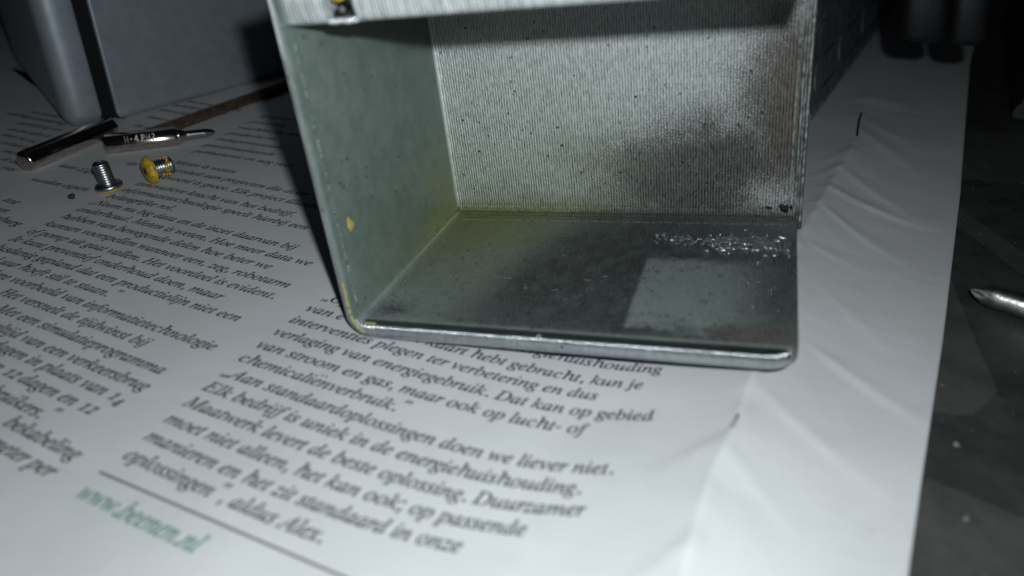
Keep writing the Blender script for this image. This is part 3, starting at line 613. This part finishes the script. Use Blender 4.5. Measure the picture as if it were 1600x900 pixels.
# raised printed strips on the right end of the back wall
for x0, x1, z0, z1, d in ((58.5, 58.8, 2.6, 41, 0.35), (59.3, 59.62, 2.2, 44, 0.5), (59.72, 60.0, 2.2, 44, 0.4), (60.15, 60.55, 2.0, 44.6, 0.65)):
    rings = []
    for i in range(41):
        z = z0+(z1-z0)*i/40; j = rng.uniform(-0.05, 0.05); e = rng.uniform(-0.07, 0.07)
        rings.append([(x0+j, BK+0.1, z), (x0+j, BK-d+0.12+e, z), (x0+0.08+j, BK-d+e, z), (x1-0.08+j, BK-d+e, z), (x1+j, BK-d+0.12+e, z), (x1+j, BK+0.1, z)])
    V, F = bridge(rings); finish(mesh_obj('edge_strip', V, F, PALE, box))
# crease bead of small lumps where floor meets back wall, and along the inside of the front rim
P = [lump_vf((3.0+i*0.46+rng.uniform(-.05, .05), 37.2+0.012*i*0.46+rng.uniform(-.06, .06), TF+0.02), 0.17, 0.34, 0.16+rng.uniform(-.03, .05), 6, 4) for i in range(121)]
V, F = merge(P); tag(mesh_obj('crease_bead', V, F, PLASTIC, box), kind='stuff')
P = [lump_vf((1.08, 1.75+rng.uniform(-.05, .05), 4.5+i*0.62+rng.uniform(-.1, .1)), 0.12+rng.uniform(-.03, .05), 0.20, 0.28+rng.uniform(-.08, .08), 6, 4) for i in range(61)]
V, F = merge(P); tag(mesh_obj('rim_bead', V, F, PALE, box), kind='stuff')
# fillet in the crease
rings = []
for i in range(31):
    x = 1.2+(59.6-1.2)*i/30; rings.append([(x, BK+0.1, TF-0.1), (x, BK-1.5, TF-0.1), (x, BK-1.3, TF+0.1), (x, BK-0.5, TF+0.35), (x, BK-0.08, TF+1.1), (x, BK+0.1, TF+1.4)])
V, F = bridge(rings); finish(mesh_obj('crease_fillet', V, F, PLASTIC, box))
# melted, shiny lumps on the floor near the back right
P = []
for i in range(150):
    u = rng.random(); x = 38+20*u**0.7+rng.uniform(-1, 1); y = rng.gauss(31.4, 1.1) if x < 47 else rng.gauss(30.6, 1.9)
    if not (36 < x < 59.2 and 24 < y < 36.5): continue
    a = rng.uniform(0, math.pi); ax = (Vector((math.cos(a), math.sin(a), 0)), Vector((-math.sin(a), math.cos(a), 0)), Vector((0, 0, 1)))
    s = rng.uniform(0.5, 1.0)*(1.75 if x > 49 else 1.0)
    P.append(lump_vf((x, y, TF), 0.50*s*rng.uniform(.6, 1.9), 0.24*s, 0.20*s, 9, 6, 0.25, axes=ax))
for i in range(14):
    x = rng.uniform(52, 58); y = rng.uniform(8, 27); s = rng.uniform(0.2, 0.45)
    P.append(lump_vf((x, y, TF), 0.4*s, 0.3*s, 0.22*s, 8, 5, 0.25))
V, F = merge(P); tag(mesh_obj('melted_lumps', V, F, GLOSS, box), kind='stuff')
# charred scab in the far right corner
P = [lump_vf((58.0+dx, BK-0.05, 3.9+dz), rx, 0.3, rz, 9, 5, 0.3) for dx, dz, rx, rz in ((0, 0, 0.8, 0.65), (0.6, 0.35, 0.6, 0.5), (-0.4, 0.5, 0.5, 0.4), (-2.2, 0.15, 0.45, 0.22), (-2.7, 0.3, 0.25, 0.2), (0.2, -0.6, 0.5, 0.3))]
V, F = merge(P); mesh_obj('charred_scab', V, F, CHAR, box)
# notch with black residue, yellow lacquer and bubbles in the top panel
P = []
for i in range(90):
    P.append(lump_vf((rng.uniform(NX0+0.1, NX1-0.1), rng.uniform(0.9, 3), rng.uniform(43.7, 50)), rng.uniform(.4, .8), rng.uniform(.4, .8), rng.uniform(.3, .5), 8, 5, 0.2))
V, F = merge(P); mesh_obj('notch_residue', V, F, CHAR, box)
V, F = merge([lump_vf((9.0, 0.45, 45.5), 0.75, 0.35, 0.45, 12, 7, 0.1), lump_vf((9.6, 0.45, 45.9), 0.6, 0.35, 0.6, 12, 7, 0.1)]); mesh_obj('yellow_lacquer', V, F, YELLOW, box)
def ring_vf(c, R_, r_, nrm):
    n = Vector(nrm).normalized(); u = n.orthogonal().normalized(); v = n.cross(u); rings = []
    for i in range(16):
        a = 2*math.pi*i/16; d = u*math.cos(a)+v*math.sin(a)
        rings.append([Vector(c)+d*(R_+r_*math.cos(b))+n*(r_*math.sin(b)) for b in [2*math.pi*k/6 for k in range(6)]])
    rings.append(rings[0]); return bridge(rings, caps=False)
for c, R_, nr in (((8.0, 0.2, 44.8), 0.25, (0, -1, .4)), ((8.45, 0.2, 44.6), 0.25, (0, -1, .4)), ((9.4, 0.2, 44.3), 0.22, (0, -1, .4)), ((28.2, 0.42, 2.42), 0.24, (0, -.8, .7))):
    V, F = ring_vf(c, R_, 0.06, nr); mesh_obj('bubble_ring', V, F, CLEAR, box)
# lacquer chips on the left wall and along the rim
V, F = merge([lump_vf((1.08, 4.9, 15.7), 0.06, 0.95, 0.75, 9, 6, 0.25), lump_vf((1.08, 4.5, 16.5), 0.05, 0.45, 0.45, 9, 6, 0.25)]); mesh_obj('lacquer_chip', V, F, simple('pale_yellow_lacquer', (0.42, 0.36, 0.12), 0.5), box)
V, F = merge([lump_vf((1.08, 6.6+rng.uniform(-.8, .8), 21+rng.uniform(-.5, .5)), 0.05, rng.uniform(.1, .4), rng.uniform(.1, .3), 7, 5, 0.3) for i in range(9)] +
             [lump_vf((1.08, rng.uniform(3, 36), rng.uniform(5, 38)), 0.04, rng.uniform(.04, .14), rng.uniform(.04, .2), 6, 4, 0.3) for i in range(46)])
tag(mesh_obj('dust_specks', V, F, DUSTM, box), kind='stuff')
P = [lump_vf((0.62, 0.10, 8.6-0.55*i+rng.uniform(-.2, .2)), 0.26, 0.14, 0.42, 7, 5, 0.25) for i in range(9)]+[lump_vf((3.7-2.95*math.cos(math.radians(a)), 0.12, 3.7-2.75*math.sin(math.radians(a))), 0.3, 0.14, 0.36, 7, 5, 0.25) for a in (6, 16, 26, 36, 44, 52, 60)]+[lump_vf((2.6+0.4*i, 0.75, 2.42), 0.45, 0.35, 0.10, 7, 5, 0.2) for i in range(4)]
V, F = merge(P); mesh_obj('lacquer_smear', V, F, simple('worn_yellow_lacquer', (0.36, 0.33, 0.12), 0.4), box)
P = []
for i in range(26):      # pale scratches rubbed into the soot of the floor
    x = rng.gauss(29, 7); y = rng.gauss(13, 4.5); a = rng.gauss(0.9, 0.8)
    if not (4 < x < 57 and 3 < y < 33): continue
    ax = (Vector((math.cos(a), math.sin(a), 0)), Vector((-math.sin(a), math.cos(a), 0)), Vector((0, 0, 1)))
    P.append(lump_vf((x, y, TF), rng.uniform(.15, .9), rng.uniform(.04, .10), 0.035, 7, 4, 0.3, axes=ax))
V, F = merge(P); tag(mesh_obj('floor_scratches', V, F, PALE, box), kind='stuff')

# ---------------------------------------------------------------- dark grey case, top left
case = empty('equipment_case', (-111, 70, 0.1), 'large dark grey moulded plastic case with a black vertical seam standing behind the screwdriver bits', 'case')
def plan_block(name, plan, z0, z1, mat, parent, foot=2.2, org=(-111, 70)):
    """upright block with a rounded foot; plan = outward outline, counter-clockwise"""
    c = np.mean(np.array(plan), axis=0); rings = []
    lv = [(z0, foot)]+[(z0+foot*(1-math.cos(math.radians(a))), foot*(1-math.sin(math.radians(a)))) for a in (20, 40, 60, 80)]+[(z0+foot, 0), (z1, 0)]
    for z, inset in lv:
        ring = []
        n = len(plan)
        for i in range(n):
            p0, p1, p2 = (np.array(plan[(i+k) % n]) for k in (-1, 0, 1))
            t_ = (p2-p0)/max(1e-6, np.hypot(*(p2-p0))); nn = np.array((-t_[1], t_[0]))
            q = p1+nn*inset; ring.append((q[0]-org[0], q[1]-org[1], z))
        rings.append(ring)
    V, F = bridge(rings); return finish(mesh_obj(name, V, F, mat, parent))
def rounded(pts, rad):
    out = []; n = len(pts)
    for i in range(n):
        p0, p1, p2 = (np.array(pts[(i+k) % n], float) for k in (-1, 0, 1)); r = rad[i]
        a = (p0-p1)/np.hypot(*(p0-p1)); b = (p2-p1)/np.hypot(*(p2-p1))
        for k in range(9):
            t_ = k/8; A = p1+a*r; B = p1+b*r; q = (1-t_)**2*A+2*t_*(1-t_)*p1+t_*t_*B; out.append(tuple(q))
    return out
ud = np.array((0.248, 0.969)); vd = np.array((-0.82, 0.57))
A0 = np.array((-112.6, 64.0))
P_ = lambda u, v: tuple(A0+ud*u+vd*v)
plan_block('end_cap', rounded([P_(-5, 0), P_(4.4, 0), P_(4.4, 60), P_(-5, 90)], [7.5, 0.8, 0.8, 6]), 0, 72, CASE, case, 3.5)
plan_block('seam_gasket', rounded([P_(3.5, 1.6), P_(9.5, 1.6), P_(9.5, 58), P_(3.5, 58)], [0.3]*4), 0.5, 71, SEAM, case, 0.5)
plan_block('side_panel', rounded([P_(8.1, -0.2), P_(110, -0.2), P_(110, 60), P_(8.1, 60)], [1.0, 6, 6, 1.0]), 0, 72, CASE, case, 2.2)

# ---------------------------------------------------------------- screwdriver bits
def frame(a, b):
    d = (Vector(b)-Vector(a)); L = d.length; d.normalize(); s = Vector((0, 0, 1)).cross(d).normalized(); return d, s, d.cross(s), L
def hex_rings(prof, a, d, s, u, rot=0.0, n=6):
    return [[Vector(a)+d*x+s*(r*math.cos(2*math.pi*k/n+rot))+u*(r*math.sin(2*math.pi*k/n+rot)) for k in range(n)] for x, r in prof]
def bit(a, b, label, mats, tipped=True, dark=True, rad=2.4):
    d, s, u, L = frame((*a, rad*0.87+0.05), (*b, rad*0.87+0.05)); org = Vector((*a, rad*0.87+0.05))
    e = empty('screwdriver_bit', (a[0], a[1], 0), label, 'screwdriver bit', 'loose screwdriver bits beside the case')
    off = Vector((a[0], a[1], 0))
    hexlen = L-8.5 if tipped else L
    V, F = bridge(hex_rings([(0, rad*0.8), (0.5, rad), (hexlen-0.4, rad), (hexlen, rad*0.9)], org-off, d, s, u, 0))
    o = mesh_obj('hex_shank', V, F, mats[0], e, smooth=False); finish(o, 0.16, 1, 25, flat=True)
    if tipped:
        V, F = lathe([(hexlen-0.2, rad*0.85), (hexlen+0.6, rad*0.70), (hexlen+1.6, rad*0.46), (hexlen+2.2, rad*0.42), (L-2.5, rad*0.42), (L-1.0, rad*0.32), (L-0.2, rad*0.14), (L, rad*0.05)], 20, d, org-off,
                     lambda t, th: 1-(0.22*max(0, min(1, (t-(L-4.5))/2))*(0.5+0.5*math.cos(4*th))))
        mesh_obj('driver_tip', V, F, mats[1], e)
    return e, org-off, d, s, u, hexlen
bit((-103.0, 36.2), (-104.0, 63.0), 'bare hex screwdriver bit without markings, lying nearest the corner of the grey case', (DARKSTEEL, STEEL), tipped=False)
e, org, d, s, u, hl = bit((-95.2, 51.2), (-77.0, 67.2), 'short screwdriver bit with stamped markings and a bright tip above the screws', (DARKSTEEL, STEEL))
# stamped size marks on the bit: H-4 PH2 as small raised strokes
STRK = {'H': [((0, 0), (0, 1)), ((.6, 0), (.6, 1)), ((0, .5), (.6, .5))], '-': [((0, .5), (.5, .5))], '4': [((.5, 0), (.5, 1)), ((.5, 1), (0, .35)), ((0, .35), (.7, .35))],
        'P': [((0, 0), (0, 1)), ((0, 1), (.55, .9)), ((.55, .9), (.55, .55)), ((.55, .55), (0, .5))], '2': [((0, .9), (.5, .95)), ((.5, .95), (.55, .6)), ((.55, .6), (0, 0)), ((0, 0), (.6, 0))]}
side = -s if (-s).dot(Vector((45, -78, 0))-Vector((-90, 55, 0))) > 0 else s
nrm = (side*0.87+Vector((0, 0, 1))*0.5).normalized(); upv = nrm.cross(d)
upv = upv if upv.z > 0 else -upv
cface = org+nrm*(2.4*0.866+0.0)
parts = []; xx = 4.6
for ch in 'H-4 PH2':
    for (ax_, ay_), (bx_, by_) in STRK.get(ch, []):
        p = cface+d*(xx+ax_)+upv*((ay_-0.5)*1.5); q = cface+d*(xx+bx_)+upv*((by_-0.5)*1.5); l = q-p; m_ = l.normalized().cross(nrm)*0.15
        V = [p-m_-nrm*.05, p+m_-nrm*.05, q+m_-nrm*.05, q-m_-nrm*.05, p-m_*.5+nrm*.09, p+m_*.5+nrm*.09, q+m_*.5+nrm*.09, q-m_*.5+nrm*.09]
        parts.append((V, [(4, 5, 6, 7), (0, 1, 5, 4), (1, 2, 6, 5), (2, 3, 7, 6), (3, 0, 4, 7)]))
    xx += 0.45 if ch == ' ' else 1.05
V, F = merge(parts); o = mesh_obj('stamped_marking', V, F, MARK, e, smooth=False); finish(o)
# thin dark rod leading behind the box
d_, s_, u_, L_ = frame((-92.5, 61.2, 0.9), (-84.5, 122, 0.9))
e = empty('thin_rod', (-92.5, 61.2, 0), 'thin dark brown metal rod running from behind the stamped bit towards the box', 'rod')
V, F = bridge(hex_rings([(0, 1.0), (0.4, 1.5), (L_-0.4, 1.5), (L_, 1.2)], (0, 0, 1.35), d_, s_, u_, 0.0)); o = mesh_obj('rod_shaft', V, F, ROD, e, smooth=False); finish(o, 0.12, 1, 25, flat=True)
V, F = lathe([(-6, 0.35), (-5.6, 0.6), (-1, 0.7), (0.2, 1.0)], 12, d_, (0, 0, 1.35)); mesh_obj('rod_tip', V, F, ROD, e)

# ---------------------------------------------------------------- screws with yellow lacquer
def screw(loc, axis, label, r_head=2.75, shaft=5.6, r=1.45, lift=0.0, smear=False):
    """axis points from head to thread end"""
    e = empty('machine_screw', loc, label, 'screw'); a = Vector(axis).normalized(); org = Vector((0, 0, lift))
    V, F = lathe([(0.35, r_head*0.80), (0.55, r_head*0.97), (0.8, r_head), (1.15, r_head*0.98), (1.5, r_head*0.86), (1.62, r*1.02)], 36, a, org)
    mesh_obj('screw_head', V, F, ZINC, e)
    V, F = lathe([(0.0, 0.9), (0.0, r_head*0.55), (0.12, r_head*0.82), (0.36, r_head*0.95)]+([(0.6, r_head*(1.03 if smear else 0.99)), (1.0, r_head*(1.05 if smear else 0.97)), (1.5, r_head*(1.03 if smear else .93)), (1.75, r_head*(0.9 if smear else .9))] if smear else [(0.5, r_head*0.965), (0.52, r_head*0.5)]), 36, a, org, lambda t, th: 1+0.012*math.sin(5*th+t)+0.01*math.sin(9*th))
    mesh_obj('yellow_cap', V, F, YELLOW, e)
    V, F = lathe([(-0.02, 0.02), (-0.03, 0.8), (0.05, 0.92), (0.06, 0.95)], 6, a, org); mesh_obj('socket', V, F, CHAR, e)
    pr = [(1.5, r)]; t = 1.7
    while t < 1.6+shaft-0.5:
        pr += [(t, r), (t+0.16, r*0.84), (t+0.32, r)]; t += 0.5
    pr += [(1.6+shaft-0.3, r*0.9), (1.6+shaft, r*0.72)]
    V, F = lathe(pr, 28, a, org); mesh_obj('threaded_shaft', V, F, ZINC, e)
    if smear:
        P = []; uu = a.orthogonal().normalized(); vv = a.cross(uu)
        for i in range(58):
            th = rng.uniform(0, 2*math.pi); t = rng.choice([rng.uniform(1.7, 4.6), rng.uniform(3.8, 5.0)])
            low = (uu*math.cos(th)+vv*math.sin(th)).z < -0.2 or t > 3.7
            if not low: continue
            P.append(lump_vf(org+a*t+(uu*math.cos(th)+vv*math.sin(th))*r, rng.uniform(.15, .45), rng.uniform(.15, .4), rng.uniform(.15, .4), 7, 5, 0.3))
        V, F = merge(P); mesh_obj('lacquer_smear', V, F, YELLOW, e)
    return e
screw((-77.8, 33.6, 0.05), (-0.10, -0.05, 1), 'zinc machine screw standing upright on its yellow head', lift=0.0, shaft=4.5, r=1.6)
screw((-72.5, 38.4, 0.05), (0.46, 0.89, 0.03), 'zinc machine screw lying on its side with its yellow head facing left', lift=2.8, shaft=4.2, r=1.75, smear=True)

# crumb
V, F = merge([lump_vf((0, 0, 0.5), 0.75, 0.5, 0.5, 9, 6, 0.25), lump_vf((0.35, 0.2, 0.8), 0.4, 0.3, 0.35, 9, 6, 0.25)])
o = mesh_obj('black_crumb', V, F, CRUMB, None, loc=(-81.6, 27.4, 0)); tag(o, 'tiny black crumb on the newspaper below the upright screw', 'crumb')

# ---------------------------------------------------------------- phillips screwdriver tip, right
a = Vector((82.3, 39.6, 1.7)); b = Vector((103.7, 28.8, 2.3)); dv = (b-a).normalized()
e = empty('phillips_screwdriver', (82.6, 40.4, -0.5), 'bright steel crosshead screwdriver tip pointing left over the dark sheet', 'screwdriver'); off = Vector((82.6, 40.4, -0.5))
def flute(t, th):
    k = max(0.0, min(1.0, (3.2-t)/2.6)); return 1-0.45*k*(0.5-0.5*math.cos(4*th))**0.8
V, F = lathe([(0, 0.15), (0.3, 0.5), (1.0, 1.1), (1.8, 1.5), (2.4, 1.72), (3.4, 1.78), (4.4, 1.72), (6, 1.76), (24, 1.8)], 40, dv, a-off, flute)
mesh_obj('steel_shaft', V, F, SHAFT, e)
V, F = lathe([(23, 1.6), (24, 3.5), (28, 5), (60, 5.5), (84, 5), (88, 3)], 24, dv, a-off); o = mesh_obj('handle', V, F, RUBBER, e); 

# ---------------------------------------------------------------- black moulded objects, top right
def wall_piece(name, label, base, top_off, zt, thick, cat, SHELL=SHELL):
    """leaning moulded wall above a base line, with a rounded bead along its foot, ribs and U-shaped pads"""
    A = Vector((*base[0], 0)); B = Vector((*base[1], 0)); d = (B-A); L = d.length; d.normalize(); nrm = Vector((d.y, -d.x, 0))
    e = empty(name, (*base[0], 0), label, cat)
    lean = Vector(top_off)
    def P(t, n, z): return d*t+nrm*n+lean*(z/zt)+Vector((0, 0, z))
    sect = [(-thick, 0.6), (-1.5, 0.1), (-0.3, 0.25), (0.4, 1.0), (0.5, 2.2), (0.2, 3.2), (-0.4, 4.0), (-0.6, zt*0.5), (-1.0, zt), (-thick, zt)]
    rings = [[P(L*i/60, n+0.10*math.sin(i*1.7)*(1 if 0 < z < 5 else 0), z) for n, z in sect] for i in range(61)]
    V, F = bridge(rings); o = mesh_obj('shell', V, F, SHELL, e); finish(o)
    def tube(name, pts, r):
        rr = []
        for i, p in enumerate(pts):
            q = pts[min(i+1, len(pts)-1)]-pts[max(i-1, 0)]; q.normalize(); s = nrm; t = q.cross(s).normalized()
            rr.append([p+s*(r*math.cos(k*math.pi/4))+t*(r*math.sin(k*math.pi/4)) for k in range(8)])
        V, F = bridge(rr); return mesh_obj(name, V, F, SHELL, e)
    return e, P, tube, L
e, P, tube, L = wall_piece('moulded_shell', 'black moulded plastic shell with raised ribs and two hanging prongs behind the box', ((60.5, 126), (112, 372)), (-14, 5, 0), 75, 12, 'plastic shell')
for z0, z1 in ((17, 21), (19, 23.5)):
    tube('rib', [P(1+i*1.2, -0.4, z0+i*(z1-z0)/20) for i in range(21)], 0.35)
for t0, w_ in ((9, 34), (47, 44), (96, 60), (162, 60)):
    pts = [P(t0+w_-2, -0.25, 5.0), P(t0+5, -0.25, 5.0), P(t0+1.5, -0.3, 5.6), P(t0, -0.3, 7.2), P(t0+0.5, -0.3, 10.5), P(t0+2.5, -0.35, 12.2), P(t0+6, -0.35, 12.8), P(t0+w_-4, -0.4, 13.2)]
    tube('pad_outline', pts, 0.2)
P2 = []
for i in range(140):
    t = rng.uniform(1, L*0.75); P2.append(lump_vf(P(t, 0.35, 1.6+rng.uniform(-.5, .8)), 0.35, 0.35, 0.25, 6, 4, 0.3))
V, F = merge(P2); tag(mesh_obj('rough_bead', V, F, SHELL, e), kind='stuff')
eo = Vector((60.5, 126, 0))
def prong(c, wx, wy, lean):
    rings = []
    for i in range(9):
        z = 26+(80-26)*i/8
        k = 1.0
        rings.append([Vector((c[0]+lean*(z-26)+wx*(abs(math.cos(a))**0.6)*math.copysign(1, math.cos(a)), c[1]+wy*(abs(math.sin(a))**0.6)*math.copysign(1, math.sin(a)), z))-eo for a in [2*math.pi*q/20 for q in range(20)]])
    cap = []
    for kz, ks in ((-1.6, 0.35), (-1.3, 0.7), (-0.7, 0.9)):
        cap.append([Vector(((p.x+eo.x-c[0])*ks+c[0], (p.y+eo.y-c[1])*ks+c[1], 26+kz))-eo for p in rings[0]])
    V, F = bridge(cap+rings); return finish(mesh_obj('prong', V, F, RUBBER, e))
prong((79.3, 114, 26), 4.6, 3.2, -0.18); prong((88.0, 113, 26), 3.6, 3.0, -0.19)
V, F = box_vf(40-eo.x, 92-eo.x, 109-eo.y, 117-eo.y, 78, 86); finish(mesh_obj('crossbar', V, F, RUBBER, e, smooth=False), 1.5)
V, F = box_vf(40-eo.x, 52-eo.x, 109-eo.y, 150-eo.y, 74.5, 86.5); finish(mesh_obj('crossbar', V, F, RUBBER, e, smooth=False), 1.5)
e, P, tube, L = wall_piece('moulded_guard', 'black moulded plastic rim at the far right edge, standing on the dark sheet', ((141, 300), (112, 148)), (8, 4, 0), 60, 14, 'plastic rim', RUBBER)
for t0 in (40, 90): tube('rib', [P(t0+i, -0.3, 8+i*0.4) for i in range(30)], 0.5)

# ---------------------------------------------------------------- dust on the dark sheet
P = []
for x, y, s in ((74.6, 2.2, .34), (73.5, -10.2, .28), (75.0, 14.5, .15), (74.5, 15.9, .12)):
    P.append(lump_vf((x, y, -0.45+s*0.4), s*1.2, s, s*.8, 8, 5, .3))
for i in range(70):
    y = rng.uniform(-30, 110); x = along(EDGE, y)+rng.uniform(0.6, 26); s = rng.uniform(.03, .10); P.append(lump_vf((x, y, -0.47), s*1.5, s, s*.7, 6, 4, .3))
V, F = merge(P); tag(mesh_obj('dust', V, F, DUSTM), kind='stuff')
